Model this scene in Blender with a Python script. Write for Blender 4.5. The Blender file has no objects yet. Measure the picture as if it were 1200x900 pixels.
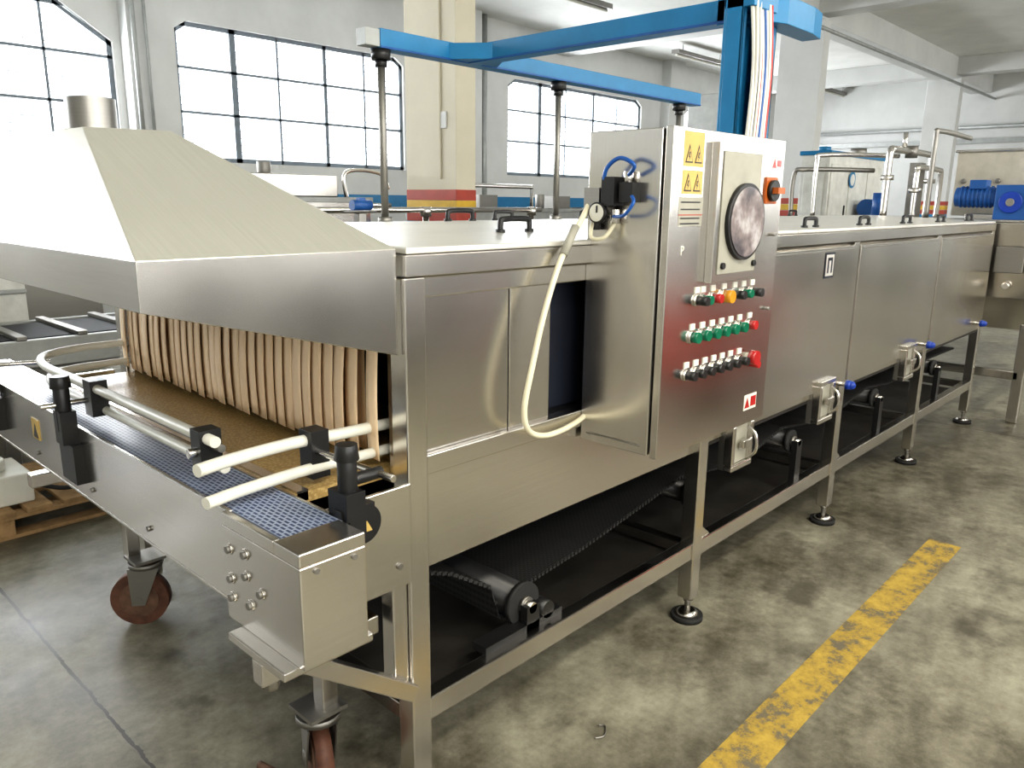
import bpy, bmesh, math, random
from mathutils import Matrix, Vector
random.seed(4)
scn=bpy.context.scene
# ------------------------------------------------------------ materials
def newmat(n):
    m=bpy.data.materials.new(n); m.use_nodes=True
    nt=m.node_tree; b=nt.nodes.get('Principled BSDF'); return m,nt,b
def coords(nt,scale):
    tc=nt.nodes.new('ShaderNodeNewGeometry'); mp=nt.nodes.new('ShaderNodeMapping')
    mp.inputs['Scale'].default_value=scale
    nt.links.new(tc.outputs['Position'],mp.inputs['Vector']); return mp.outputs['Vector']
def noise(nt,vec,scale,detail=4,rough=.6):
    n=nt.nodes.new('ShaderNodeTexNoise'); n.inputs['Scale'].default_value=scale
    n.inputs['Detail'].default_value=detail; n.inputs['Roughness'].default_value=rough
    nt.links.new(vec,n.inputs['Vector']); return n.outputs['Fac']
def ramp(nt,fac,stops):
    r=nt.nodes.new('ShaderNodeValToRGB'); e=r.color_ramp.elements
    while len(e)<len(stops): e.new(.5)
    for i,(p,c) in enumerate(stops):
        e[i].position=p; e[i].color=(c[0],c[1],c[2],1) if not isinstance(c,(int,float)) else (c,c,c,1)
    nt.links.new(fac,r.inputs[0]); return r.outputs[0]
def bump(nt,b,h,s,d=.01):
    bp=nt.nodes.new('ShaderNodeBump'); bp.inputs['Strength'].default_value=s; bp.inputs['Distance'].default_value=d
    nt.links.new(h,bp.inputs['Height']); nt.links.new(bp.outputs[0],b.inputs['Normal'])
def flat(n,c,r=.5,m=0.0,var=.12,sc=8):
    mt,nt,b=newmat(n); v=coords(nt,(1,1,1)); f=noise(nt,v,sc)
    a=tuple(x*(1-var) for x in c); d=tuple(min(1,x*(1+var)) for x in c)
    nt.links.new(ramp(nt,f,[(.3,a),(.7,d)]),b.inputs['Base Color'])
    b.inputs['Roughness'].default_value=r; b.inputs['Metallic'].default_value=m; return mt
def steel(n,c=(.68,.655,.62),r0=.19,r1=.27,sc=(3,3,260),met=1.0,warp=.15):
    mt,nt,b=newmat(n); v=coords(nt,sc); f=noise(nt,v,1,3)
    v2=coords(nt,(1,1,1)); g=noise(nt,v2,.9,1,.4); sm=noise(nt,v2,2,3,.5)
    nt.links.new(ramp(nt,f,[(.25,tuple(x*.95 for x in c)),(.75,tuple(min(1,x*1.04) for x in c))]),b.inputs['Base Color'])
    nt.links.new(ramp(nt,sm,[(.3,r0),(.7,r1)]),b.inputs['Roughness'])
    b.inputs['Metallic'].default_value=met
    bump(nt,b,g,warp,.08)
    return mt
M={}
M['steel']=steel('brushed_stainless')
M['steelv']=steel('brushed_stainless_vertical',sc=(260,260,3))
M['lid']=steel('lid_stainless_lit',c=(.86,.84,.79),r0=.32,r1=.42,met=.8)  # pale base carries the bright reflection on the lids
M['hood']=steel('hood_stainless_lit',c=(.72,.71,.63),r0=.28,r1=.36,sc=(200,3,3),met=.7)  # cream, less metallic base puts the ceiling's bright reflection into colour
M['dsteel']=steel('dull_steel',c=(.30,.29,.27),r0=.4,r1=.6)
M['bg']=flat('painted_grey_machine',(.36,.37,.36),.45,.3)
M['bgw']=flat('painted_white_machine',(.62,.62,.58),.45,.1)
M['tank']=flat('tank_beige',(.52,.49,.42),.45,.2)
M['black']=flat('black_plastic',(.012,.012,.013),.38)
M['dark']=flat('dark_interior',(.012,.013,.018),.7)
M['troughshade']=flat('dark_trough_and_shade',(.03,.027,.024),.6,.2,.4,5)
M['darkblue']=flat('dark_gap',(.008,.011,.022),.6)
M['rubber']=flat('black_rubber',(.02,.02,.02),.75)
M['blue']=flat('blue_paint',(.012,.17,.36),.35,0,.08)
M['bluem']=flat('motor_blue',(.015,.09,.30),.4)
M['knob']=flat('blue_knob',(.01,.05,.35),.3)
M['white']=flat('white_plastic',(.66,.65,.58),.4,0,.04)
M['hose']=flat('cream_hose',(.68,.64,.48),.45,0,.05)
M['red']=flat('red_plastic',(.5,.02,.015),.3)
M['redrefl']=flat('red_reflection_paint',(.55,.05,.035),.4)
M['redbtn']=flat('red_button',(.38,.022,.022),.25)
M['green']=flat('green_button',(.0,.13,.07),.22)
M['amber']=flat('amber_button',(.55,.25,.02),.25)
M['orange']=flat('orange_plastic',(.38,.09,.01),.35)
M['yellow']=flat('yellow_label',(.52,.36,.11),.5)
M['yellowb']=flat('yellow_band',(.55,.35,.03),.5)
M['redb']=flat('red_band',(.36,.05,.03),.5)
M['blueair']=flat('blue_air_line',(.01,.09,.35),.35)
M['label']=flat('label_grey',(.32,.31,.26),.5)
M['cast']=flat('rusty_cast',(.16,.09,.06),.7,.3,.4,20)
M['wheel']=flat('brown_wheel',(.12,.05,.03),.6,0,.35,25)
M['wood']=flat('pallet_wood',(.33,.21,.10),.8,0,.3,15)
M['frame']=flat('window_frame_grey',(.17,.20,.23),.5)
M['grille']=flat('outside_grille',(.5,.52,.53),.6)
M['added_dado']=flat('added_dado_grey',(.16,.165,.16),.6)
M['shelfrefl']=flat('reflection_shelving_dark',(.06,.065,.07),.5)
def wallmat(n,c):
    mt,nt,b=newmat(n); v=coords(nt,(1,1,1)); f=noise(nt,v,1.2,6); 
    nt.links.new(ramp(nt,f,[(.3,tuple(x*.88 for x in c)),(.65,c)]),b.inputs['Base Color'])
    b.inputs['Roughness'].default_value=.8; g=noise(nt,v,60,3); bump(nt,b,g,.1,.01); return mt
M['wall']=wallmat('wall_plaster',(.64,.645,.63))
M['ceil']=wallmat('ceiling_plaster',(.80,.80,.77))
M['cream']=wallmat('column_cream',(.60,.56,.45))
# floor
mt,nt,b=newmat('concrete_floor'); v=coords(nt,(1,1,1))
f1=noise(nt,v,1.1,12,.72); f2=noise(nt,v,9,8,.75); f3=noise(nt,v,.42,5,.6); f4=noise(nt,coords(nt,(1,1,3)),2.6,6,.62)
mx=nt.nodes.new('ShaderNodeMix'); mx.data_type='FLOAT'; mx.inputs[0].default_value=.38
nt.links.new(f1,mx.inputs[2]); nt.links.new(f2,mx.inputs[3])
mx2=nt.nodes.new('ShaderNodeMix'); mx2.data_type='FLOAT'; mx2.inputs[0].default_value=.35
nt.links.new(mx.outputs[0],mx2.inputs[2]); nt.links.new(f3,mx2.inputs[3])
col=ramp(nt,mx2.outputs[0],[(.38,(.035,.030,.020)),(.45,(.11,.10,.072)),(.51,(.21,.196,.15)),(.60,(.38,.365,.285))])
sep=nt.nodes.new('ShaderNodeSeparateXYZ'); nt.links.new(v,sep.inputs[0])
def mth(op,a,bv=None):
    n=nt.nodes.new('ShaderNodeMath'); n.operation=op
    for i,q in enumerate((a,bv)):
        if q is None: continue
        if isinstance(q,(int,float)): n.inputs[i].default_value=q
        else: nt.links.new(q,n.inputs[i])
    return n.outputs[0]
st=ramp(nt,f4,[(.55,0.0),(.68,.72)])
ms=nt.nodes.new('ShaderNodeMix'); ms.data_type='RGBA'; nt.links.new(st,ms.inputs[0]); nt.links.new(col,ms.inputs[6]); ms.inputs[7].default_value=(.055,.047,.033,1)
wob=mth('MULTIPLY',mth('SUBTRACT',f2,.5),.035)
a=mth('ADD',mth('SUBTRACT',sep.outputs[0],.755),wob); a=mth('DIVIDE',a,6.0); a=mth('FRACT',mth('ADD',a,.5)); a=mth('ABSOLUTE',mth('SUBTRACT',a,.5)); a=mth('MULTIPLY',a,6.0)
j=mth('LESS_THAN',a,.006)
mc=nt.nodes.new('ShaderNodeMix'); mc.data_type='RGBA'; nt.links.new(mth('MULTIPLY',j,.85),mc.inputs[0]); nt.links.new(ms.outputs[2],mc.inputs[6]); mc.inputs[7].default_value=(.02,.016,.012,1)
nt.links.new(mc.outputs[2],b.inputs['Base Color'])
nt.links.new(ramp(nt,f1,[(.35,.30),(.65,.58)]),b.inputs['Roughness']); bump(nt,b,f2,.12,.01)
M['floor']=mt
# worn yellow line
mt,nt,b=newmat('worn_yellow_paint'); v=coords(nt,(1,1,1)); f=noise(nt,v,9,10,.78)
nt.links.new(ramp(nt,f,[(.42,(.15,.13,.09)),(.5,(.38,.26,.05)),(.62,(.50,.35,.07))]),b.inputs['Base Color']); b.inputs['Roughness'].default_value=.6
M['yline']=mt
def curt(n,c0,c1):
    mt,nt,b=newmat(n); v=coords(nt,(1,14,.5)); f=noise(nt,v,1,2)
    nt.links.new(ramp(nt,f,[(.3,c0),(.7,c1)]),b.inputs['Base Color']); b.inputs['Roughness'].default_value=.5
    tr=nt.nodes.new('ShaderNodeBsdfTranslucent'); tr.inputs[0].default_value=(*c1,1)
    ms=nt.nodes.new('ShaderNodeMixShader'); ms.inputs[0].default_value=.12
    out=nt.nodes['Material Output']; nt.links.new(b.outputs[0],ms.inputs[1]); nt.links.new(tr.outputs[0],ms.inputs[2]); nt.links.new(ms.outputs[0],out.inputs[0]); return mt
M['curt']=curt('tan_curtain',(.92,.69,.44),(1.0,.80,.56))
M['curtshade']=curt('tan_curtain_shaded',(.60,.40,.22),(.72,.52,.31))  # darker copy of the strip colour, shade of the rear layer painted in
mt,nt,b=newmat('brown_mesh_belt'); v=coords(nt,(1,1,1)); w=nt.nodes.new('ShaderNodeTexVoronoi'); w.inputs['Scale'].default_value=110; nt.links.new(v,w.inputs['Vector'])
nt.links.new(ramp(nt,w.outputs['Distance'],[(.1,(.54,.40,.18)),(.6,(.34,.23,.09))]),b.inputs['Base Color']); b.inputs['Roughness'].default_value=.32; bump(nt,b,w.outputs['Distance'],.3,.003)
M['belt']=mt
def meshbelt(n,c0,c1,sc):
    mt,nt,b=newmat(n); v=coords(nt,(1,1,1)); k=nt.nodes.new('ShaderNodeTexBrick'); k.inputs['Scale'].default_value=sc
    k.inputs['Color1'].default_value=(*c0,1);k.inputs['Color2'].default_value=(*[x*1.3 for x in c0],1);k.inputs['Mortar'].default_value=(*c1,1); k.inputs['Mortar Size'].default_value=.06
    mp=nt.nodes.new('ShaderNodeMapping'); mp.inputs['Rotation'].default_value=(0,0,math.pi/2); nt.links.new(v,mp.inputs['Vector']); nt.links.new(mp.outputs[0],k.inputs['Vector'])
    nt.links.new(k.outputs['Color'],b.inputs['Base Color']); b.inputs['Roughness'].default_value=.4; bump(nt,b,k.outputs['Fac'],-.5,.004); return mt
M['bluebelt']=meshbelt('blue_modular_belt',(.03,.045,.11),(.28,.33,.43),22)
M['blackbelt']=meshbelt('black_modular_belt',(.010,.010,.011),(.045,.045,.045),25)
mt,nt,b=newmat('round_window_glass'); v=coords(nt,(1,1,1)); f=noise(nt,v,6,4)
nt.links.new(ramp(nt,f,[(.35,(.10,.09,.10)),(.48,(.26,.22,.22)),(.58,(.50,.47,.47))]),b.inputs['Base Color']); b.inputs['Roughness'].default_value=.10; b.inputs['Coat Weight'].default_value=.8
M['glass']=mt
mt,nt,b=newmat('added_lamp_tube'); b.inputs['Emission Color'].default_value=(1,.95,.85,1); b.inputs['Emission Strength'].default_value=6; M['filltube']=mt

# ------------------------------------------------------------ builders
def empty(n):
    o=bpy.data.objects.new(n,None); scn.collection.objects.link(o); return o
class B:
    def __init__(s,name,parent=None,bevel=0.0):
        s.n=name; s.p=parent; s.bm=bmesh.new(); s.m=[]; s.bev=bevel
    def mi(s,k):
        if k not in s.m: s.m.append(k)
        return s.m.index(k)
    def sheet(s,rows,k):
        R=[[s.bm.verts.new(p) for p in r] for r in rows]; i=s.mi(k)
        for a,c in zip(R,R[1:]):
            for j in range(len(a)-1):
                f=s.bm.faces.new([a[j],a[j+1],c[j+1],c[j]]); f.material_index=i; f.smooth=True
    def hexa(s,v,k):
        vs=[s.bm.verts.new(p) for p in v]; i=s.mi(k)
        for q in ((0,3,2,1),(4,5,6,7),(0,1,5,4),(1,2,6,5),(2,3,7,6),(3,0,4,7)):
            f=s.bm.faces.new([vs[a] for a in q]); f.material_index=i
    def box(s,x0,x1,y0,y1,z0,z1,k):
        s.hexa([(x0,y0,z0),(x1,y0,z0),(x1,y1,z0),(x0,y1,z0),(x0,y0,z1),(x1,y0,z1),(x1,y1,z1),(x0,y1,z1)],k)
    def cyl(s,a,b,r,k,r2=None,seg=20,caps=True):
        a=Vector(a);b=Vector(b);d=(b-a).normalized(); r2=r if r2 is None else r2
        u=d.orthogonal().normalized(); w=d.cross(u); i=s.mi(k)
        A=[];Bv=[]
        for j in range(seg):
            t=2*math.pi*j/seg; o=u*math.cos(t)+w*math.sin(t)
            A.append(s.bm.verts.new(a+o*r));Bv.append(s.bm.verts.new(b+o*r2))
        for j in range(seg):
            f=s.bm.faces.new([A[j],A[(j+1)%seg],Bv[(j+1)%seg],Bv[j]]);f.material_index=i;f.smooth=True
        if caps:
            for ring in (list(reversed(A)),Bv):
                f=s.bm.faces.new(ring);f.material_index=i
    def tube(s,pts,r,k,seg=10,sub=6):
        P=[Vector(p) for p in pts]; Q=[]
        if len(P)>2 and sub>1:
            for n in range(len(P)-1):
                p0=P[max(n-1,0)];p1=P[n];p2=P[n+1];p3=P[min(n+2,len(P)-1)]
                for q in range(sub):
                    t=q/sub
                    Q.append(.5*((2*p1)+(-p0+p2)*t+(2*p0-5*p1+4*p2-p3)*t*t+(-p0+3*p1-3*p2+p3)*t**3))
            Q.append(P[-1])
        else: Q=P
        i=s.mi(k); rings=[]; u=None
        for n,p in enumerate(Q):
            d=(Q[min(n+1,len(Q)-1)]-Q[max(n-1,0)]).normalized()
            u=d.orthogonal().normalized() if u is None else (u-d*u.dot(d)).normalized()
            w=d.cross(u)
            rings.append([s.bm.verts.new(p+(u*math.cos(2*math.pi*j/seg)+w*math.sin(2*math.pi*j/seg))*r) for j in range(seg)])
        for a,b2 in zip(rings,rings[1:]):
            for j in range(seg):
                f=s.bm.faces.new([a[j],a[(j+1)%seg],b2[(j+1)%seg],b2[j]]);f.material_index=i;f.smooth=True
        for ring in (list(reversed(rings[0])),rings[-1]):
            f=s.bm.faces.new(ring);f.material_index=i
    def sphere(s,c,r,k,seg=16):
        g=bmesh.ops.create_uvsphere(s.bm,u_segments=seg,v_segments=seg//2,radius=r,matrix=Matrix.Translation(c)); i=s.mi(k)
        for v in g['verts']:
            for f in v.link_faces: f.material_index=i; f.smooth=True
    def prism(s,prof,axis,a0,a1,k):
        def mk(p,a):
            return {'X':(a,p[0],p[1]),'Y':(p[0],a,p[1]),'Z':(p[0],p[1],a)}[axis]
        A=[s.bm.verts.new(mk(p,a0)) for p in prof];C=[s.bm.verts.new(mk(p,a1)) for p in prof]; i=s.mi(k);n=len(prof)
        for j in range(n):
            f=s.bm.faces.new([A[j],A[(j+1)%n],C[(j+1)%n],C[j]]);f.material_index=i
        for r in (list(reversed(A)),C):
            f=s.bm.faces.new(r);f.material_index=i
    def bar(s,p,q,w,k):
        p=Vector(p);q=Vector(q);d=(q-p).normalized();u=Vector((0,1,0))*w/2;n=d.cross(Vector((0,1,0))).normalized()*w/2
        s.hexa([tuple(p-u-n),tuple(p+u-n),tuple(p+u+n),tuple(p-u+n),tuple(q-u-n),tuple(q+u-n),tuple(q+u+n),tuple(q-u+n)],k)
    def done(s,solid=0):
        bmesh.ops.recalc_face_normals(s.bm,faces=s.bm.faces)
        me=bpy.data.meshes.new(s.n); s.bm.to_mesh(me); s.bm.free()
        for k in s.m: me.materials.append(M[k])
        o=bpy.data.objects.new(s.n,me); scn.collection.objects.link(o)
        if s.p: o.parent=s.p
        if solid:
            md=o.modifiers.new('s','SOLIDIFY'); md.thickness=solid; md.offset=0
        if s.bev:
            md=o.modifiers.new('b','BEVEL'); md.width=s.bev; md.segments=2; md.limit_method='ANGLE'; md.angle_limit=math.radians(40)
        return o
def text(n,body,loc,size,k,parent,rot=(math.pi/2,0,0)):
    cu=bpy.data.curves.new(n,'FONT'); cu.body=body; cu.size=size; cu.extrude=.0004; cu.align_x='CENTER'; cu.align_y='CENTER'
    o=bpy.data.objects.new(n,cu); o.location=loc; o.rotation_euler=rot; scn.collection.objects.link(o); cu.materials.append(M[k]); o.parent=parent; return o

# ------------------------------------------------------------ room
XN,XE,YR,YL,ZC=-6.0,24.0,-6.5,11.0,5.0
b=B('floor'); b.box(XN,XE,YR,YL,-.2,0,'floor'); b.done()
b=B('ceiling'); b.box(XN,XE,YR,YL,ZC,ZC+.2,'ceil'); b.done()
b=B('wall_end'); b.box(XE,XE+.3,YR,YL,0,ZC,'wall'); b.done()
b=B('wall_near'); b.box(XN-.3,XN,YR,YL,0,ZC,'wall'); b.done()
def windowwall(name,y0,y1,wins,zs,zt,chams,low='wall'):
    b=B(name)
    b.box(XN,XE,y0,y1,0,zs,low); b.box(XN,XE,y0,y1,zt,ZC,'wall')
    xs=XN
    for (a,c),ch in zip(wins,chams):
        b.box(xs,a,y0,y1,zs,zt,'wall'); xs=c
        b.prism([(a,zt),(a+ch*1.5,zt),(a,zt-ch)],'Y',y0,y1,'wall'); b.prism([(c,zt),(c-ch*1.5,zt),(c,zt-ch)],'Y',y0,y1,'wall')
    b.box(xs,XE,y0,y1,zs,zt,'wall'); b.done()
winsL=[(-5,-.6),(.3,4.25),(5.05,8.97),(11.55,16.1),(18.0,22.5)]
winsR=[(-5,-1),(0,4),(5,9),(11.5,15.5),(18,22)]
ch=[.35,.4,.12,.14,.14]
windowwall('wall_left',YL,YL+.3,winsL,2.2,4.02,ch)
windowwall('wall_right',YR-.3,YR,winsR,1.9,4.02,[.12]*5,'added_dado')  # dark lower wall, out of view, added to give the steel contrast
wn=0
for wins,y,zs,out in ((winsL,YL+.08,2.2,1),(winsR,YR-.08,1.9,-1)):
    for wi,(a,c) in enumerate(wins):
        wn+=1; b=B('window_%d'%wn); zt=4.02
        t=.06
        b.box(a,a+t,y-t/2,y+t/2,zs,zt,'frame');b.box(c-t,c,y-t/2,y+t/2,zs,zt,'frame')
        b.box(a,c,y-t/2,y+t/2,zs,zs+t,'frame');b.box(a,c,y-t/2,y+t/2,zt-t,zt,'frame')
        for i,fx in enumerate((.22,.40,.61,.80)):
            x=a+(c-a)*fx; w=(.045,.016,.03,.016)[i]
            b.box(x-w,x+w,y-t/2,y+t/2,zs,zt,'frame')
        for fz in (.36,.68):
            z=zs+(zt-zs)*fz; b.box(a,c,y-t/2,y+t/2,z-.018,z+.018,'frame')
        cc=ch[wi] if out==1 else .12
        for s2 in (1,-1):
            x0=a if s2==1 else c
            b.hexa([(x0,y-.03,zt-cc-.06),(x0+s2*cc*1.6,y-.03,zt-.05),(x0+s2*cc*1.6,y+.03,zt-.05),(x0,y+.03,zt-cc-.06),(x0,y-.03,zt-cc),(x0+s2*cc*1.6,y-.03,zt),(x0+s2*cc*1.6,y+.03,zt),(x0,y+.03,zt-cc)],'frame')
        yo=y+out*.18
        z=zs+.06
        while z<zt:
            b.box(a,c,yo,yo+.01,z,z+.014,'grille'); z+=.1
        b.done()
        li=bpy.data.lights.new('daylight','AREA'); li.shape='RECTANGLE'; li.size=c-a; li.size_y=zt-zs
        li.energy=(335 if out==1 else 215)*(c-a)/4; li.color=(.96,.98,1.0) if out==1 else (1,.96,.88)
        lo=bpy.data.objects.new('daylight_window',li); lo.location=((a+c)/2,y+out*.6,(zs+zt)/2+.1)
        lo.rotation_euler=(math.radians(-90 if out==1 else 90),0,0); scn.collection.objects.link(lo)
b=B('trim_1'); b.box(4.35,4.95,YL-.25,YL,0,ZC,'wall'); b.cyl((4.4,YL-.32,2),(4.4,YL-.32,ZC),.03,'bg'); b.cyl((4.55,YL-.32,2),(4.55,YL-.32,ZC),.02,'bg'); b.done()
b=B('trim_2'); b.box(9.9,10.6,YL-.25,YL,0,ZC,'wall'); b.cyl((10.8,YL-.1,0),(10.8,YL-.1,ZC),.06,'bg'); b.box(16.9,17.5,YL-.25,YL,0,ZC,'wall'); b.done()
b=B('trim_3'); b.box(XN,XE,YL-.012,YL,1.58,1.78,'blue'); b.done()
for i,x in enumerate((-2.8,5.09,13.0,20.8)):
    b=B('building_column' if i==0 else 'building_column.%03d'%i,bevel=.01)
    b.box(x,x+.25,5.5,6.22,0,4.55,'cream' if i<2 else 'wall')
    b.box(x-.004,x+.254,5.496,6.224,1.60,1.70,'yellowb'); b.box(x-.004,x+.254,5.496,6.224,1.70,1.80,'redb'); b.box(x-.004,x+.254,5.496,6.224,1.50,1.60,'redb'); b.box(x-.004,x+.254,5.496,6.224,1.3,1.50,'blue')
    if i==1:
        b.box(x-.02,x,5.70,5.735,1.9,4.5,'cream'); b.box(x-.012,x,5.62,5.72,2.35,2.5,'wall')
    b.done()
b=B('ceiling_beams',bevel=.01); b.box(XN,XE,5.6,6.1,4.55,ZC,'wall')
for x in (-2.8,5.09,13.0,20.8): b.box(x-.05,x+.35,YR,YL,4.62,ZC,'wall')
b.done()
b=B('trim_4'); b.box(XE-.15,XE,YR,YL,3.3,3.42,'bg'); b.cyl((XE-.2,YR,3.7),(XE-.2,YL,3.7),.05,'bg'); b.cyl((10,5.5,4.4),(XE,5.5,4.4),.03,'bg'); b.done()
LP=[(15.2,9.6,0),(22,9.4,0),(9,8.4,0),(-1.5,-1.6,1),(1.6,-1.6,1),(-1.5,-3.6,1),(1.6,-3.6,1),(7.5,-2.6,1),(10.5,-2.6,1)]  # lit ones are unseen lamps added to brighten the hood's reflection
for i,(x,y,lit) in enumerate(LP):
    b=B('seen_or_added_lamp' if i==0 else 'seen_or_added_lamp.%03d'%i); b.box(x,x+2.2,y-.09,y+.09,ZC-.22,ZC-.14,'dsteel' if not lit else 'white'); b.cyl((x+.05,y,ZC-.24),(x+2.15,y,ZC-.24),.025,'filltube' if lit else 'white')
    b.cyl((x+.3,y,ZC-.15),(x+.3,y,ZC),.01,'bg'); b.cyl((x+1.9,y,ZC-.15),(x+1.9,y,ZC),.01,'bg'); b.done()
    if lit:
        li=bpy.data.lights.new('added_fill_light','AREA'); li.shape='RECTANGLE'; li.size=2.1; li.size_y=.5; li.energy=80; li.color=(1,.95,.82)
        lo=bpy.data.objects.new('added_fill_light',li); lo.location=(x+1.1,y,ZC-.3); scn.collection.objects.link(lo)
b=B('yellow_floor_line'); b.box(-2,4.27,.84,.99,0,.0015,'yline'); b.done()

# ------------------------------------------------------------ tunnel machine
T=empty('tunnel_conveyor_machine')
PX=[1.212,2.68,4.10,5.51,6.90]
b=B('frame',T,.004)
for i,x in enumerate(PX):
    for (y0,y1) in ((1.458,1.52),(3.24,3.30)):
        b.box(x-.033,x+.033,y0,y1,.10,1.518,'steelv')
    b.box(x-.025,x+.025,1.52,3.24,.285,.335,'steel')
b.box(1.245,6.87,1.465,1.515,.28,.35,'steel'); b.box(1.245,6.87,3.24,3.29,.28,.35,'steel')
b.box(1.245,2.65,1.475,1.52,1.465,1.517,'steel'); b.box(1.245,2.65,1.475,1.52,1.0,1.055,'steel')
b.box(2.71,6.87,1.475,1.52,.76,.80,'steel')
b.box(1.13,1.178,1.47,1.52,.42,.95,'steelv')
for x in PX[1:]: b.prism([(x+.03,.35),(x+.12,.35),(x+.03,.42)],'Y',1.47,1.478,'steel')
b.done()
b=B('feet',T)
for x in PX:
    for y in (1.487,3.27):
        b.cyl((x,y,.02),(x,y,.12),.012,'dsteel'); b.cyl((x,y,.022),(x,y,.04),.055,'steel',.03); b.cyl((x,y,0),(x,y,.022),.066,'rubber')
        b.cyl((x,y,.085),(x,y,.10),.022,'steel',seg=6)
b.done()
b=B('tunnel_shell',T,.003)
b.box(1.245,1.58,1.495,1.50,1.055,1.465,'steel'); b.box(1.583,1.76,1.493,1.50,1.055,1.465,'steel')
b.box(1.755,1.76,1.497,1.56,1.055,1.465,'steel')
b.box(1.76,2.68,1.56,1.57,1.055,1.465,'darkblue')
b.box(1.245,2.65,1.485,1.492,.735,1.0,'steel')
b.box(1.27,6.93,3.26,3.275,.735,1.56,'steel')
b.prism([(1.492,.735),(1.72,.62),(3.04,.62),(3.262,.735),(3.262,.75),(1.492,.75)],'X',1.21,6.93,'troughshade')
b.box(6.90,6.93,1.5,3.27,.735,1.06,'steel'); b.box(6.90,6.93,1.5,3.27,1.4,1.56,'steel')
b.box(1.60,6.90,1.60,3.2,1.35,1.36,'dark')
b.box(1.20,1.205,1.49,1.56,1.0,1.52,'steel')
b.box(1.20,1.205,3.22,3.27,1.0,1.52,'steel'); b.box(1.20,1.21,1.5,3.27,1.38,1.54,'steel')
b.prism([(1.455,1.52),(1.455,1.572),(2.38,1.600),(3.30,1.572),(3.30,1.52)],'X',1.182,6.93,'steel')
b.done()
b=B('dark_interior_sheets',T); b.box(2.3,2.31,1.57,3.25,1.02,1.5,'dark'); b.box(1.24,6.9,1.575,1.58,1.02,1.5,'dark'); b.box(1.24,6.9,3.24,3.25,1.02,1.5,'dark'); b.done()  # near-black sheets put the darkness inside the tunnel into colour
b=B('lids',T,.004)
xs=[1.185,2.66,3.38,4.09,4.79,5.50,6.20,6.92]
for a,c in zip(xs,xs[1:]):
    b.prism([(1.46,1.574),(1.46,1.590),(2.36,1.618),(2.36,1.602)],'X',a+.004,c-.004,'lid')
    b.prism([(2.39,1.602),(2.39,1.618),(3.29,1.590),(3.29,1.574)],'X',a+.004,c-.004,'lid')
b.done()
b=B('lid_handles',T)
def handle(cx,cy,z,L=.14):
    b.tube([(cx-L/2,cy,z),(cx-L/2,cy,z+.030),(cx-L/2+.015,cy,z+.042),(cx+L/2-.015,cy,z+.042),(cx+L/2,cy,z+.030),(cx+L/2,cy,z)],.010,'black',8,3)
    for s2 in(-1,1): b.cyl((cx+s2*L/2,cy,z-.002),(cx+s2*L/2,cy,z+.01),.016,'black')
handle(1.93,1.80,1.600); handle(2.28,2.44,1.616,.14)
for a,c in zip(xs[1:],xs[2:]): handle((a+c)/2,1.56,1.592,.13); handle((a+c)/2,2.9,1.602,.13)
b.done()
b=B('doors',T,.004)
for a,c in ((2.722,4.060),(4.14,5.47),(5.55,6.86)):
    b.prism([(1.500,.785),(1.452,.80),(1.452,1.50),(1.475,1.515),(1.500,1.515)],'X',a,c,'steel')
    b.box(a+.02,c-.02,1.449,1.452,1.485,1.492,'dsteel')
b.done()
b=B('lower_hoppers',T,.003)
for a,c in ((2.72,4.06),(4.14,5.47),(5.55,6.86)):
    b.prism([(1.50,.76),(1.515,.76),(1.80,.56),(1.785,.56)],'X',a,c,'dsteel')
b.done()
b=B('inspection_ports',T,.006)
for x,z in ((2.95,.72),(3.83,.745),(5.12,.76)):
    y=1.44
    b.box(x-.09,x+.09,y-.012,y+.03,z-.11,z-.085,'steel'); b.box(x-.09,x+.09,y-.012,y+.03,z+.085,z+.11,'steel')
    b.box(x-.09,x-.065,y-.012,y+.03,z-.085,z+.085,'steel'); b.box(x+.065,x+.09,y-.012,y+.03,z-.085,z+.085,'steel')
    b.box(x-.065,x+.065,y+.004,y+.012,z-.085,z+.085,'label'); b.box(x-.09,x+.09,y+.02,y+.055,z-.11,z+.11,'dsteel')
    b.tube([(x+.03,y-.01,z+.07),(x+.03,y-.05,z+.04),(x+.03,y-.055,z-.03),(x+.03,y-.012,z-.07)],.007,'steel')
    b.box(x-.03,x+.05,y-.03,y-.01,z-.015,z+.02,'steel')
b.done()
b=B('valve_knobs',T)
for x,z in ((4.02,.80),(5.36,.84),(6.66,.84)):
    b.cyl((x,1.46,z),(x,1.40,z),.012,'steel'); b.cyl((x,1.41,z),(x,1.385,z),.026,'knob',.022); b.sphere((x,1.385,z),.022,'knob')
b.done()
b=B('return_belt',T)
pts=[(1.25,.68),(1.45,.60),(1.62,.49),(1.66,.37),(1.72,.355),(1.78,.44),(2.1,.47),(2.5,.53),(2.75,.57),(3.1,.53),(3.4,.53),(3.72,.585),(4.1,.54),(4.5,.54),(4.9,.60),(5.3,.56),(5.7,.56),(6.1,.61),(6.8,.60)]
t=.012
for (x0,z0),(x1,z1) in zip(pts,pts[1:]):
    b.hexa([(x0,1.60,z0),(x1,1.60,z1),(x1,3.18,z1),(x0,3.18,z0),(x0,1.60,z0+t),(x1,1.60,z1+t),(x1,3.18,z1+t),(x0,3.18,z0+t)],'blackbelt')
    n=max(1,int((x1-x0)/.02))
    for q in range(n):
        x=x0+(x1-x0)*(q+.5)/n; z=z0+(z1-z0)*(q+.5)/n
        b.box(x-.006,x+.006,1.594,1.601,z+.001,z+t-.001,'rubber')
b.done()
b=B('return_rollers',T)
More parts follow.
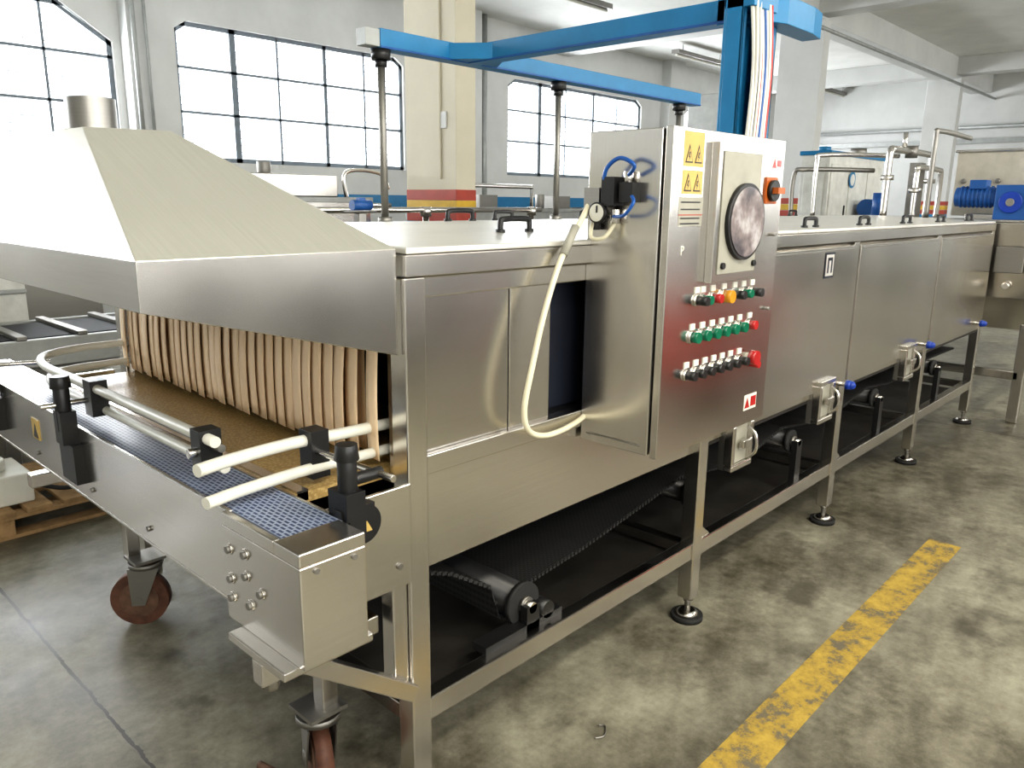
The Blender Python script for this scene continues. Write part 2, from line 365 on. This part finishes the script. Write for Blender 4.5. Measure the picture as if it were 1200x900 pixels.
for x,z,r in ((1.715,.425,.06),(2.75,.52,.045),(3.72,.535,.045),(4.9,.55,.045),(6.1,.56,.045)):
    b.cyl((x,1.56,z),(x,3.22,z),r,'black',seg=28); b.cyl((x,1.50,z),(x,1.56,z),.018,'steel')
    b.cyl((x,1.54,z),(x,1.56,z),r+.012,'rubber',seg=28); b.cyl((x,1.525,z),(x,1.54,z),.028,'dsteel')
    b.box(x-.03,x+.03,1.50,1.53,.33,z+.01,'black')
b.box(1.50,1.86,1.50,1.56,.35,.375,'black')
b.cyl((1.79,1.50,.39),(1.79,1.58,.39),.03,'black')
b.done()
b=B('underside_shade_sheet',T); b.box(1.245,6.85,1.52,3.235,.262,.275,'troughshade'); b.done()  # dark sheet between the rails, puts the shade under the tunnel into colour
# curtain
b=B('inlet_curtain',T)
def strip(y,w,x0,zb,bow,tw,k,lean=0):
    N=10; rows=[]
    for kk in range(N+1):
        f=kk/N; z=1.40-(1.40-zb)*f; X=x0-bow*math.sin(f*2.3)
        sh=lean*f*f
        rows.append([(X-tw,y+sh,z),(X-tw*.33,y+sh+w*.33,z),(X+tw*.33,y+sh+w*.66,z),(X+tw,y+sh+w,z)])
    b.sheet(rows,k)
y=1.565; i=0
while y<3.20:
    if i==1: y+=.035; i+=1; continue
    strip(y,.055+random.uniform(-.003,.003),1.185+random.uniform(-.0015,.0015),1.035+random.uniform(-.002,.010),random.uniform(.012,.020),.0028,'curt',random.uniform(-.002,.006))
    y+=.0515+random.uniform(-.001,.003); i+=1
y=1.58+.09
while y<3.18:
    strip(y,.056,1.215,1.035,.004,.002,'curtshade'); y+=.05
b.done(.0015)
b=B('curtain_rail',T); b.box(1.165,1.225,1.55,3.22,1.385,1.41,'steel'); b.done()
# hood
b=B('hood',T)
xb=1.172
A=(.575,1.48,1.585);Bq=(xb,1.48,1.585);Cq=(xb,3.30,1.585);D=(.575,3.30,1.585)
A2=(.575,1.48,1.49);B2=(xb,1.48,1.33);C2=(xb,3.30,1.33);D2=(.575,3.30,1.49)
E=(.72,2.09,1.86);F=(.93,2.09,1.865);G=(.93,2.69,1.865);H=(.72,2.69,1.86)
V=[b.bm.verts.new(p) for p in (A,Bq,Cq,D,A2,B2,C2,D2,E,F,G,H)]
mi=b.mi('hood'); ms=b.mi('steel')
for n,q in enumerate(((0,1,5,4),(2,3,7,6),(3,0,4,7),(0,1,9,8),(1,2,10,9),(2,3,11,10),(3,0,8,11),(8,9,10,11))):
    f=b.bm.faces.new([V[k] for k in q]); f.material_index=ms if n<3 else mi
o=b.done(.006); md=o.modifiers.new('bv','BEVEL'); md.width=.006; md.segments=2; md.limit_method='ANGLE'; md.angle_limit=math.radians(15)
b=B('hood_exhaust_collar',T); b.cyl((.86,2.42,1.86),(.86,2.42,1.965),.064,'dsteel',seg=36,caps=False); b.cyl((.86,2.42,1.86),(.86,2.42,1.955),.060,'dark',seg=36); b.cyl((.86,2.42,1.865),(.86,2.42,1.88),.075,'hood',seg=36); b.done()
b=B('door_mark',T); x,z,y=3.74,1.42,1.4505
b.box(x-.055,x+.055,y-.001,y,z-.06,z+.06,'darkblue'); b.box(x-.045,x+.045,y-.002,y-.001,z-.05,z+.05,'lid')
b.box(x-.028,x-.014,y-.003,y-.002,z-.036,z+.03,'darkblue'); b.box(x+.014,x+.028,y-.003,y-.002,z-.036,z+.03,'darkblue'); b.box(x-.028,x+.028,y-.003,y-.002,z+.022,z+.036,'darkblue')
b.done()

# ------------------------------------------------------------ infeed conveyor
I=empty('infeed_conveyor')
b=B('side_plates',I,.003)
b.box(.745,.757,1.55,3.80,.81,1.03,'steel'); b.box(.905,.915,1.33,3.80,.85,1.02,'steel')
b.box(.745,.80,1.55,3.80,.80,.81,'steel'); b.box(.905,1.15,3.28,3.30,.80,1.02,'steel')
b.box(.733,.89,1.245,1.56,.775,1.0,'steel')
b.box(.733,.89,1.245,1.34,1.0,1.03,'steel'); b.box(.733,.75,1.34,1.56,1.0,1.03,'steel')
b.box(.70,.92,1.27,1.50,.755,.775,'steel')
b.box(.915,1.172,1.44,1.452,.74,1.01,'steel'); b.box(.89,.915,1.30,1.452,.80,1.0,'steel')
b.bar((.84,1.46,.66),(1.175,1.46,.41),.045,'steel'); b.box(.80,.90,1.44,1.48,.66,.76,'steel')
b.box(1.055,1.105,1.50,3.16,.60,.65,'steel')
b.box(.76,1.12,3.10,3.15,.66,.71,'steel')
for y in (1.73,3.11): b.box(1.055,1.105,y-.025,y+.025,.29,.80,'steelv')
for y in (1.73,3.11): b.box(.76,1.17,y-.02,y+.02,.78,.82,'steel')
b.box(.70,.76,1.36,1.40,.70,.755,'steel'); b.cyl((.73,1.38,.68),(.73,1.38,.72),.02,'dsteel',seg=6)
b.done()
b=B('bolts',I)
for y,z in ((1.53,.95),(1.53,.88),(1.46,.96),(1.46,.91),(1.40,.89),(1.53,.835),(1.45,.845)):
    b.cyl((.733,y,z),(.724,y,z),.009,'dsteel',seg=6); b.cyl((.733,y,z),(.730,y,z),.013,'steel')
for y in (2.0,2.4,2.9,3.3): b.cyl((.745,y,.85),(.738,y,.85),.008,'dsteel',seg=6)
for x in (.95,1.13): b.cyl((x,1.44,.8),(x,1.433,.8),.008,'dsteel',seg=6)
for x in (.77,.86): b.cyl((x,1.245,.985),(x,1.24,.985),.006,'dsteel',seg=8)
b.done()
b=B('blue_belt',I); b.box(.762,.90,1.34,3.80,.985,1.022,'bluebelt'); b.done()
b=B('transfer_belt',I); b.box(.917,1.6,1.57,3.24,.985,1.012,'belt'); b.box(.93,.96,1.57,3.24,.99,1.018,'steel'); b.done()
b=B('guide_rails',I)
for z,r,d in ((1.135,.014,0),(1.065,.013,.02)):
    b.tube([(.81+d,1.72,z),(.81+d,2.2,z),(.81+d,2.65,z),(.81+d,2.95,z),(.86+d,3.13,z),(.98,3.21-d,z),(1.12,3.22-d,z),(1.35,3.22-d,z)],r,'white',12)
b.tube([(.825,1.72,1.116),(.825,2.2,1.116),(.825,2.65,1.116),(.825,2.95,1.116)],.010,'dsteel')
b.tube([(.70,1.585,1.125),(.80,1.605,1.125),(.95,1.615,1.125),(1.1,1.612,1.12),(1.3,1.60,1.12)],.015,'white',12)
b.tube([(.70,1.555,1.058),(.80,1.575,1.058),(.95,1.59,1.058),(1.1,1.595,1.055),(1.3,1.59,1.055)],.014,'white',12)
b.done()
b=B('rail_brackets',I,.004)
b.box(.715,.745,2.44,2.56,.86,.98,'black'); b.box(.70,.745,2.47,2.53,.98,1.08,'black'); b.cyl((.72,2.5,1.02),(.72,2.5,1.15),.022,'black'); b.cyl((.72,2.5,1.15),(.72,2.5,1.185),.03,'black',.026,10)
b.cyl((.66,2.5,1.10),(.83,2.5,1.10),.008,'steel'); b.box(.79,.84,2.47,2.53,1.05,1.16,'black')
b.box(.715,.745,3.24,3.36,.86,.98,'black'); b.cyl((.72,3.3,.98),(.72,3.3,1.15),.022,'black'); b.cyl((.66,3.3,1.10),(.9,3.2,1.10),.008,'steel')
b.box(.79,.845,1.76,1.81,1.05,1.155,'black'); b.cyl((.80,1.785,1.1),(.77,1.785,1.1),.012,'steel')
b.box(.905,.955,1.33,1.40,.97,1.08,'black'); b.cyl((.93,1.36,1.06),(.93,1.36,1.15),.022,'black'); b.cyl((.93,1.36,1.15),(.93,1.36,1.185),.028,'black',.024,10)
b.box(.90,.99,1.345,1.375,1.00,1.04,'black')
b.cyl((1.01,1.30,1.10),(1.0,1.62,1.10),.008,'steel'); b.cyl((.93,1.36,1.10),(1.02,1.36,1.10),.014,'black')
b.box(.985,1.035,1.585,1.64,1.03,1.15,'black')
b.cyl((1.00,1.44,.965),(1.00,1.40,.965),.048,'black',seg=28); b.cyl((1.00,1.40,.965),(1.00,1.392,.965),.034,'black',seg=28)
b.prism([(.985,.95),(1.015,.95),(1.0,.978)],'Y',1.390,1.392,'yellow')
b.box(.742,.745,2.86,2.93,.90,.97,'yellow'); b.prism([(2.87,.905),(2.92,.905),(2.895,.955)],'X',.741,.742,'black')
b.done()
b=B('casters',I)
R0=.112
for cx,y,ax in ((1.06,1.74,Vector((.93,-.37,0))),(1.11,3.06,Vector((.62,.78,0)))):
    c=Vector((cx,y,R0)); ax=ax.normalized(); fwd=Vector((-ax.y,ax.x,0))
    c2=c+fwd*.03
    b.cyl(c2-ax*.024,c2+ax*.024,R0,'wheel',seg=36); b.cyl(c2-ax*.028,c2+ax*.028,.075,'cast',seg=28); b.cyl(c2-ax*.045,c2+ax*.045,.018,'dsteel')
    for s2 in (-1,1):
        o1=ax*.038*s2; o2=ax*.043*s2
        q=[c2+fwd*.025+Vector((0,0,-.02)),c2-fwd*.025+Vector((0,0,-.02)),c-fwd*.06+Vector((0,0,.14)),c+fwd*.06+Vector((0,0,.14))]
        b.hexa([tuple(p+o1) for p in q]+[tuple(p+o2) for p in q],'dsteel')
    p=c+Vector((0,0,.14)); b.cyl(p,p+Vector((0,0,.02)),.065,'dsteel'); b.cyl(p+Vector((0,0,.02)),p+Vector((0,0,.03)),.05,'cast'); b.box(c.x-.06,c.x+.06,c.y-.06,c.y+.06,.28,.292,'dsteel')
b.done()

# ------------------------------------------------------------ control cabinet
K=empty('control_cabinet')
b=B('enclosure',K,.006)
b.box(1.90,2.60,1.225,1.475,.96,1.90,'steelv'); b.box(1.91,2.605,1.196,1.221,.952,1.905,'steel')
b.box(2.0,2.5,1.475,1.53,1.1,1.4,'dsteel')
b.box(1.895,1.90,1.25,1.45,.985,.99,'dsteel')
b.done()
b=B('window_box',K,.006)
b.box(2.12,2.41,1.170,1.196,1.465,1.875,'steelv'); b.box(2.145,2.385,1.166,1.170,1.49,1.85,'label'); b.done()
b=B('round_window',K); cx,cz=2.285,1.645
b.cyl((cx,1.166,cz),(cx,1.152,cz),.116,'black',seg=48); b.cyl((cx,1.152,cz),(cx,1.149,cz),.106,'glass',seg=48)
b.cyl((2.17,1.166,1.515),(2.17,1.158,1.515),.010,'black'); b.cyl((2.37,1.166,1.515),(2.37,1.158,1.515),.010,'black')
b.done()
b=B('buttons',K)
def btn(x,z,k,r=.013,l=.028):
    b.cyl((x,1.196,z),(x,1.188,z),r+.004,'steel',seg=18); b.cyl((x,1.188,z),(x,1.196-l,z),r,k,seg=18)
    b.box(x-.013,x+.013,1.193,1.196,z+.022,z+.04,'white' )
for x,k in zip([2.085,2.12,2.18,2.25,2.32,2.38,2.44],['black','green','redbtn','amber','black','green','black']): btn(x,1.415,k,.014 if k!='amber' else .02,.034 if k!='black' else .04)
for i,x in enumerate([2.07,2.13,2.19,2.25,2.31,2.37]): btn(x,1.305,'green',.017)
btn(2.44,1.305,'redbtn',.015)
for i,x in enumerate([2.05,2.105,2.16,2.215,2.27,2.325,2.385]): btn(x,1.19,'black',.014,.036)
b.cyl((2.44,1.196,1.195),(2.44,1.18,1.195),.014,'white',seg=20); b.cyl((2.44,1.18,1.195),(2.44,1.155,1.195),.024,'redbtn',seg=24)
b.cyl((2.48,1.196,1.165),(2.48,1.165,1.165),.012,'redbtn',seg=20)
b.box(2.475,2.555,1.190,1.196,1.70,1.785,'orange'); b.cyl((2.515,1.19,1.742),(2.515,1.175,1.742),.034,'black',seg=24); b.box(2.49,2.54,1.155,1.175,1.732,1.752,'orange')
b.done()
b=B('labels',K)
b.box(1.965,2.075,1.1955,1.1965,1.80,1.895,'yellow'); b.box(1.965,2.075,1.1955,1.1965,1.725,1.79,'yellow')
for z0 in (1.81,1.732):
    for xa in (1.975,2.025):
        b.prism([(xa,z0),(xa+.04,z0),(xa+.02,z0+.05)],'Y',1.1945,1.1954,'black'); b.prism([(xa+.005,z0+.004),(xa+.035,z0+.004),(xa+.02,z0+.041)],'Y',1.1938,1.1945,'yellow')
        b.prism([(xa+.018,z0+.03),(xa+.024,z0+.03),(xa+.019,z0+.018),(xa+.024,z0+.018),(xa+.017,z0+.006),(xa+.019,z0+.015),(xa+.014,z0+.015)],'Y',1.1932,1.1938,'black')
b.box(1.955,2.085,1.1955,1.1965,1.635,1.715,'label'); b.box(1.955,2.085,1.195,1.1956,1.665,1.668,'redb')
for z in (1.70,1.68,1.655,1.64): b.box(1.965,2.07,1.1948,1.1955,z,z+.004,'black')
b.box(2.51,2.585,1.195,1.1965,1.81,1.85,'white'); b.prism([(2.515,1.815),(2.545,1.815),(2.53,1.845)],'Y',1.194,1.195,'redbtn'); b.box(2.55,2.58,1.194,1.195,1.82,1.84,'redbtn')
b.box(2.45,2.54,1.195,1.1965,1.0,1.055,'white'); b.prism([(2.455,1.008),(2.49,1.008),(2.472,1.045)],'Y',1.194,1.195,'redbtn'); b.box(2.497,2.535,1.194,1.195,1.01,1.045,'redbtn')
b.cyl((2.55,1.196,1.35),(2.55,1.18,1.35),.006,'dsteel'); b.cyl((2.55,1.196,1.6),(2.55,1.18,1.6),.006,'dsteel')
b.done()
text('letter_p','P',(1.985,1.1945,1.565),.04,'white',K)
b=B('air_unit',K,.003)
b.box(1.855,1.90,1.40,1.455,1.66,1.74,'dsteel'); b.box(1.85,1.90,1.345,1.39,1.69,1.77,'black'); b.box(1.86,1.90,1.29,1.335,1.70,1.755,'black')
b.cyl((1.86,1.40,1.67),(1.845,1.40,1.67),.030,'black',seg=28); b.cyl((1.845,1.40,1.67),(1.843,1.40,1.67),.025,'white',seg=28); b.box(1.841,1.843,1.395,1.40,1.67,1.69,'black')
b.cyl((1.88,1.36,1.68),(1.88,1.36,1.64),.014,'steel'); b.cyl((1.88,1.43,1.66),(1.88,1.43,1.62),.016,'black')
b.cyl((1.88,1.32,1.755),(1.88,1.32,1.785),.012,'steel')
b.tube([(1.87,1.31,1.775),(1.85,1.28,1.80),(1.85,1.33,1.82),(1.85,1.375,1.79),(1.86,1.385,1.74),(1.86,1.37,1.71)],.006,'blueair')
b.tube([(1.87,1.30,1.72),(1.84,1.27,1.70),(1.84,1.30,1.665),(1.86,1.35,1.66)],.005,'blueair')
b.tube([(1.87,1.43,1.65),(1.85,1.42,1.60),(1.86,1.38,1.60),(1.88,1.36,1.64)],.006,'hose')
b.done()
b=B('air_hose',K)
b.tube([(1.87,1.445,1.70),(1.84,1.44,1.665),(1.73,1.43,1.545),(1.655,1.425,1.40),(1.60,1.42,1.25),(1.575,1.425,1.13),(1.60,1.43,1.06),(1.68,1.44,1.025),(1.78,1.45,1.02),(1.87,1.46,1.03),(1.92,1.47,1.04)],.0085,'hose',12,8)
b.tube([(1.80,1.44,1.63),(1.735,1.43,1.552)],.013,'label'); 
b.done()

# ------------------------------------------------------------ blue gantry
Gt=empty('blue_gantry')
b=B('beams',Gt,.004)
b.box(2.36,5.20,3.05,3.13,2.375,2.46,'blue'); b.box(2.28,2.36,3.055,3.125,2.38,2.455,'bg')
b.box(2.91,2.99,1.60,3.05,2.375,2.46,'blue')
b.box(2.36,5.20,3.045,3.05,2.375,2.385,'bluem'); b.box(2.905,2.91,1.6,3.05,2.375,2.385,'bluem')
b.prism([(2.78,3.05),(2.91,2.88),(2.99,2.88),(3.12,3.05)],'Z',2.38,2.455,'blue')
b.prism([(2.91,1.66),(2.91,1.54),(2.96,1.48),(3.06,1.44),(3.30,1.44),(3.42,1.46),(3.42,1.54),(3.16,1.54),(3.03,1.58),(2.99,1.66)],'Z',2.37,2.47,'blue')
b.done()
b=B('column',Gt,.003)
b.box(2.82,2.832,1.50,1.57,1.60,2.46,'blue'); b.box(2.82,2.85,1.50,1.51,1.60,2.46,'blue')
b.box(3.09,3.10,1.50,1.58,1.60,2.46,'blue'); b.box(3.00,3.10,1.50,1.512,1.60,2.46,'blue')
b.box(2.82,3.10,1.57,1.58,1.60,2.46,'blue'); b.box(2.82,3.10,1.46,1.58,2.40,2.46,'blue'); b.box(2.77,3.13,1.465,1.61,1.592,1.602,'dsteel'); b.done()
b=B('rods',Gt)
for x in (2.39,3.67,4.98):
    b.cyl((x,3.09,1.595),(x,3.09,2.375),.018,'dsteel'); b.cyl((x,3.09,2.33),(x,3.09,2.375),.045,'black'); b.cyl((x,3.09,2.30),(x,3.09,2.33),.028,'black'); b.cyl((x,3.09,1.59),(x,3.09,1.62),.035,'dsteel')
b.done()
b=B('cables',Gt)
for i,k in enumerate(('white','white','black','white','red','white','bluem','white','white','red','black')):
    x0=2.835+.014*i; q=random.uniform(-.008,.008)
    b.tube([(x0,1.47+q,2.42),(x0+q,1.45+q,2.2),(x0-q,1.455,1.95),(x0-.03,1.45+q,1.75),(x0-.08,1.45,1.615)],.0075,k,8)
b.done()

# ------------------------------------------------------------ end equipment
Z=empty('washing_tank_unit')
b=B('tank',Z,.01)
b.box(7.45,9.2,1.05,1.92,1.62,2.13,'tank'); b.box(7.43,9.22,1.03,1.94,2.13,2.15,'steel')
b.prism([(7.2,1.58),(7.0,1.58),(7.05,1.0),(7.4,.72),(9.2,.72),(9.2,1.58)],'Y',1.15,2.6,'steel')
for x in (7.2,9.1):
    for y in (1.2,2.5): b.box(x-.04,x+.04,y-.04,y+.04,0,.8,'steel')
b.box(7.2,9.1,1.18,1.23,.35,.42,'steel'); b.box(7.16,7.24,1.2,2.5,.35,.42,'steel'); b.box(7.2,9.1,1.18,1.23,.60,.65,'steel')
b.box(7.4,7.45,1.2,1.8,1.58,1.64,'steel')
b.box(7.0,7.04,1.14,1.20,.95,1.58,'steelv'); b.box(6.985,7.0,1.25,1.45,1.2,1.4,'dsteel'); b.cyl((6.98,1.35,1.1),(7.03,1.35,1.1),.03,'steel')
for y in (1.3,1.6,1.85): b.cyl((7.45,y,1.9),(7.42,y,1.9),.02,'dsteel')
b.done()
b=B('gear_motor',Z,.01)
b.box(7.05,7.30,1.30,1.52,1.60,1.86,'bluem'); b.cyl((7.05,1.41,1.73),(7.03,1.41,1.73),.08,'knob',seg=28); b.cyl((7.03,1.41,1.73),(7.02,1.41,1.73),.03,'dsteel')
for i in range(8): b.cyl((7.17,1.56+i*.03,1.77),(7.17,1.575+i*.03,1.77),.085,'bluem',seg=28)
b.cyl((7.17,1.52,1.77),(7.17,1.82,1.77),.075,'bluem',seg=28); b.box(7.10,7.24,1.6,1.72,1.83,1.90,'bluem')
b.box(7.0,7.4,1.28,1.9,1.58,1.60,'steel')
b.done()
P=empty('overhead_pipework')
b=B('pipes',P)
b.tube([(6.96,2.3,1.60),(6.96,2.3,2.08),(7.0,2.3,2.14),(7.08,2.3,2.15),(8.0,2.3,2.15),(8.1,2.3,2.10),(8.1,2.3,1.585)],.028,'steel',14)
b.tube([(7.05,2.1,1.585),(7.05,2.1,1.95),(7.1,2.1,2.0),(7.6,2.1,2.0),(7.7,2.1,1.95),(7.7,2.1,1.585)],.022,'steel',14)
for (x,y,z) in ((6.96,2.3,1.9),(7.05,2.1,1.8),(8.1,2.3,1.9)): b.cyl((x,y,z),(x,y,z+.04),.05,'steel')
b.cyl((7.3,2.3,2.15),(7.3,2.3,2.30),.02,'steel'); b.cyl((7.5,2.3,2.10),(7.5,2.3,2.20),.05,'dsteel')
b.tube([(7.0,1.98,1.585),(7.0,1.98,2.2),(7.1,1.98,2.28),(8.0,1.98,2.28)],.02,'dsteel',12)
b.tube([(6.97,2.9,1.585),(6.97,2.9,2.05),(7.02,2.85,2.12),(7.5,2.4,2.12)],.02,'steel',12)
b.tube([(6.97,3.1,1.585),(6.97,3.1,1.95),(7.02,3.0,2.0),(7.5,2.6,2.0)],.02,'dsteel',12)
b.box(7.3,7.42,2.15,2.24,1.585,2.05,'dsteel'); b.cyl((7.15,2.4,1.585),(7.15,2.4,1.80),.06,'bluem')
b.done()

# ------------------------------------------------------------ background machines
def bgm(name,x0,x1,y0,y1,z0,z1,trim='blue',mat='bg'):
    e=empty(name); b=B('body',e,.01)
    b.box(x0,x1,y0,y1,z0,z1,mat); b.box(x0-.02,x1+.02,y0-.02,y1+.02,z1-.05,z1,trim)
    for x in (x0+.05,x1-.05):
        for y in (y0+.05,y1-.05): b.box(x-.04,x+.04,y-.04,y+.04,0,z0,'dsteel')
    n=max(1,int((x1-x0)/.6))
    for i in range(n):
        a=x0+(x1-x0)*i/n; c=x0+(x1-x0)*(i+1)/n
        b.box(a+.04,c-.04,y0-.012,y0,z0+.08,z1-.15,mat); b.box(c-.1,c-.08,y0-.03,y0-.012,(z0+z1)/2-.08,(z0+z1)/2+.08,'black')
    b.box(x0-.012,x0,y0+.05,y1-.05,z0+.08,z1-.15,mat)
    b.done(); return e
e=bgm('background_filling_machine',9.5,11.3,3.8,4.15,.9,2.32,'blue','bgw')
b=B('machine_mark',e); b.cyl((10.2,3.787,2.0),(10.2,3.78,2.0),.10,'blue',seg=28); b.cyl((10.2,3.78,2.0),(10.2,3.777,2.0),.07,'lid',seg=28); b.done()
b=B('top_motor',e); b.cyl((10.9,4.0,2.32),(10.9,4.0,2.42),.1,'dsteel'); b.cyl((9.8,4.0,2.32),(9.8,4.0,2.38),.07,'blue')
b.cyl((10.3,3.62,1.66),(10.7,3.62,1.66),.11,'bluem'); b.box(10.2,10.8,3.5,3.8,1.5,1.55,'dsteel'); b.done()
e=bgm('background_labelling_machine',3.3,4.7,6.3,7.2,.3,1.72,'bg','steel')
b=B('upper_unit',e,.01); b.box(3.5,4.4,6.4,6.9,1.72,1.92,'steel'); b.cyl((3.7,6.5,1.92),(3.7,6.5,2.02),.06,'dsteel'); b.tube([(4.5,6.4,1.7),(4.5,6.4,1.95),(4.9,6.4,1.95),(5.0,6.4,1.8)],.02,'steel'); b.done()
e=bgm('background_conveyor_unit',7.0,11.5,7.6,8.6,.4,1.60,'bg','bg')
b=B('top_parts',e,.01)
for x in (7.4,9.0,10.4): b.cyl((x,7.9,1.60),(x,7.9,1.80),.07,'dsteel'); b.box(x+.25,x+.6,7.8,8.1,1.60,1.78,'dsteel')
b.tube([(7.2,7.7,1.60),(7.2,7.7,1.9),(8.6,7.7,1.9),(8.6,7.7,1.6)],.03,'steel',sub=1)
b.done()
e=bgm('background_tank',2.0,2.9,8.4,9.3,.3,1.80,'steel','dsteel')
e=empty('feed_hopper'); b=B('hopper',e,.01)
b.box(8.0,8.7,4.25,4.85,2.35,2.86,'bg'); b.hexa([(8.2,4.4,1.9),(8.5,4.4,1.9),(8.5,4.7,1.9),(8.2,4.7,1.9),(8.0,4.25,2.35),(8.7,4.25,2.35),(8.7,4.85,2.35),(8.0,4.85,2.35)],'bg')
for x in (8.03,8.67):
    for y in (4.28,4.82): b.box(x-.03,x+.03,y-.03,y+.03,0,2.4,'dsteel')
b.done()
e=empty('pump_unit'); b=B('stand',e,.005)
b.box(2.45,2.75,3.45,3.7,0,.06,'dsteel'); b.box(2.57,2.62,3.55,3.60,.06,1.63,'dsteel'); b.box(2.52,2.68,3.53,3.62,1.63,1.64,'dsteel'); b.done()
b=B('motor',e); b.cyl((2.54,3.57,1.67),(2.66,3.57,1.67),.028,'bluem',seg=24); b.box(2.58,2.62,3.555,3.585,1.69,1.71,'bluem')
b.cyl((2.66,3.57,1.67),(2.8,3.57,1.67),.012,'steel'); b.done()
e=empty('steel_guard_rail'); b=B('rail',e)
for x in (2.3,3.3,4.3): b.cyl((x,3.85,0),(x,3.85,1.62),.02,'steel'); b.cyl((x,3.85,1.60),(x,3.85,1.66),.035,'steel')
b.cyl((2.2,3.85,1.64),(4.4,3.85,1.64),.018,'steel'); b.cyl((2.2,3.85,1.1),(4.4,3.85,1.1),.018,'steel'); b.done()
e=empty('packing_line'); b=B('body',e,.006)
b.box(-.5,3.2,5.6,5.66,.62,.80,'bg'); b.box(-.5,3.2,6.5,6.56,.62,.80,'bg'); b.box(-.5,3.2,5.66,6.5,.60,.66,'bg'); b.box(-.5,3.2,5.7,6.4,.78,.80,'dark')
for i in range(10): b.box(-.4+i*.36,-.34+i*.36,5.60,6.5,.80,.83,'dsteel')
for x in (-.3,1.3,3.0):
    for y in (5.63,6.53): b.box(x-.04,x+.04,y-.03,y+.03,0,.62,'dsteel')
b.box(-.4,1.75,6.6,7.5,.2,1.28,'bgw'); b.box(-.4,1.75,6.57,6.6,1.0,1.03,'bg'); b.box(.6,.63,6.57,6.6,.2,1.28,'bg')
for x in (-.35,1.7):
    for y in(6.65,7.4): b.box(x-.04,x+.04,y-.04,y+.04,0,.2,'dsteel')
b.done()
e=empty('wooden_pallet'); b=B('slats',e,.003)
for i in range(7): b.box(.35+i*.17,.47+i*.17,4.35,5.15,.12,.142,'wood')
for y in (4.35,4.7,5.05):
    b.box(.35,1.49,y,y+.1,.10,.12,'wood'); b.box(.35,1.49,y,y+.1,0,.02,'wood')
    for x in (.35,.87,1.39): b.box(x,x+.1,y,y+.1,.02,.10,'wood')
b.done()
e=empty('vacuum_unit'); b=B('body',e,.02); b.box(.75,1.1,4.45,4.8,.142,.30,'white'); b.cyl((.92,4.62,.30),(.92,4.62,.36),.1,'white'); b.box(.73,.75,4.51,4.61,.2,.26,'orange')
b.tube([(1.1,4.55,.22),(1.22,4.45,.18),(1.34,4.5,.16),(1.3,4.7,.16),(1.12,4.72,.2)],.012,'rubber'); b.done()
b=B('wire_scrap'); b.tube([(1.80,1.30,.004),(1.83,1.285,.004),(1.87,1.31,.004),(1.86,1.33,.004)],.003,'dsteel',8); b.done()
b=B('floor_scrap'); b.tube([(.98,1.96,.012),(1.0,1.88,.012),(1.03,1.80,.012)],.012,'cast',8); b.tube([(.93,1.90,.01),(.97,1.84,.01),(.98,1.76,.01)],.009,'dsteel',8); b.done()
# unseen red cart and dark shelving, added for the steel to reflect
e=empty('added_reflection_cart'); b=B('body',e,.02)
b.box(5.6,8.2,-1.9,-.9,.25,1.0,'redrefl'); b.box(5.55,8.25,-1.95,-.85,1.0,1.05,'dsteel')
for x in (5.8,8.0):
    for y in (-1.7,-1.1): b.cyl((x,y-.03,.10),(x,y+.03,.10),.10,'rubber'); b.box(x-.03,x+.03,y-.05,y+.05,.1,.25,'dsteel')
for i in range(4): b.box(5.7+i*.62,6.25+i*.62,-.9,-.885,.32,.92,'redrefl'); b.box(5.85+i*.62,6.1+i*.62,-.885,-.86,.84,.86,'steel')
b.done()
e=empty('added_reflection_shelving'); b=B('body',e,.01)
for x in (2.0,4.0,6.0,8.0,10.0,12.0):
    for y in (-4.0,-3.3): b.box(x-.03,x+.03,y-.03,y+.03,0,1.9,'shelfrefl')
for z in (.2,.8,1.4,1.87): b.box(1.97,12.03,-4.03,-3.27,z,z+.04,'shelfrefl')
for i in range(16):
    x=2.2+i*.6
    for z in (.24,.84,1.44): b.box(x,x+random.uniform(.35,.52),-3.9,-3.4,z,z+random.uniform(.2,.4),random.choice(('shelfrefl','added_dado','bg','shelfrefl')))
b.done()

# ------------------------------------------------------------ world, camera
w=bpy.data.worlds.new('World'); scn.world=w; w.use_nodes=True
bg=w.node_tree.nodes['Background']; bg.inputs[0].default_value=(.85,.92,1,1); bg.inputs[1].default_value=3.0
f=913.0
Xc=Vector((880,205,-f)).normalized(); Yc=Vector((-1000,225,-f)).normalized(); Zc=Xc.cross(Yc).normalized(); Yc=Zc.cross(Xc)
R=Matrix((Xc,Yc,Zc))
cam=bpy.data.cameras.new('camera'); co=bpy.data.objects.new('camera',cam); scn.collection.objects.link(co)
cam.sensor_width=36; cam.lens=f/1200*36; cam.clip_start=.05; cam.clip_end=200
co.matrix_world=Matrix.Translation((0,0,1.7))@R.to_4x4()
scn.camera=co
scn.view_settings.view_transform='Standard'; scn.view_settings.exposure=0.38
try: scn.view_settings.look='Medium High Contrast'
except Exception: pass
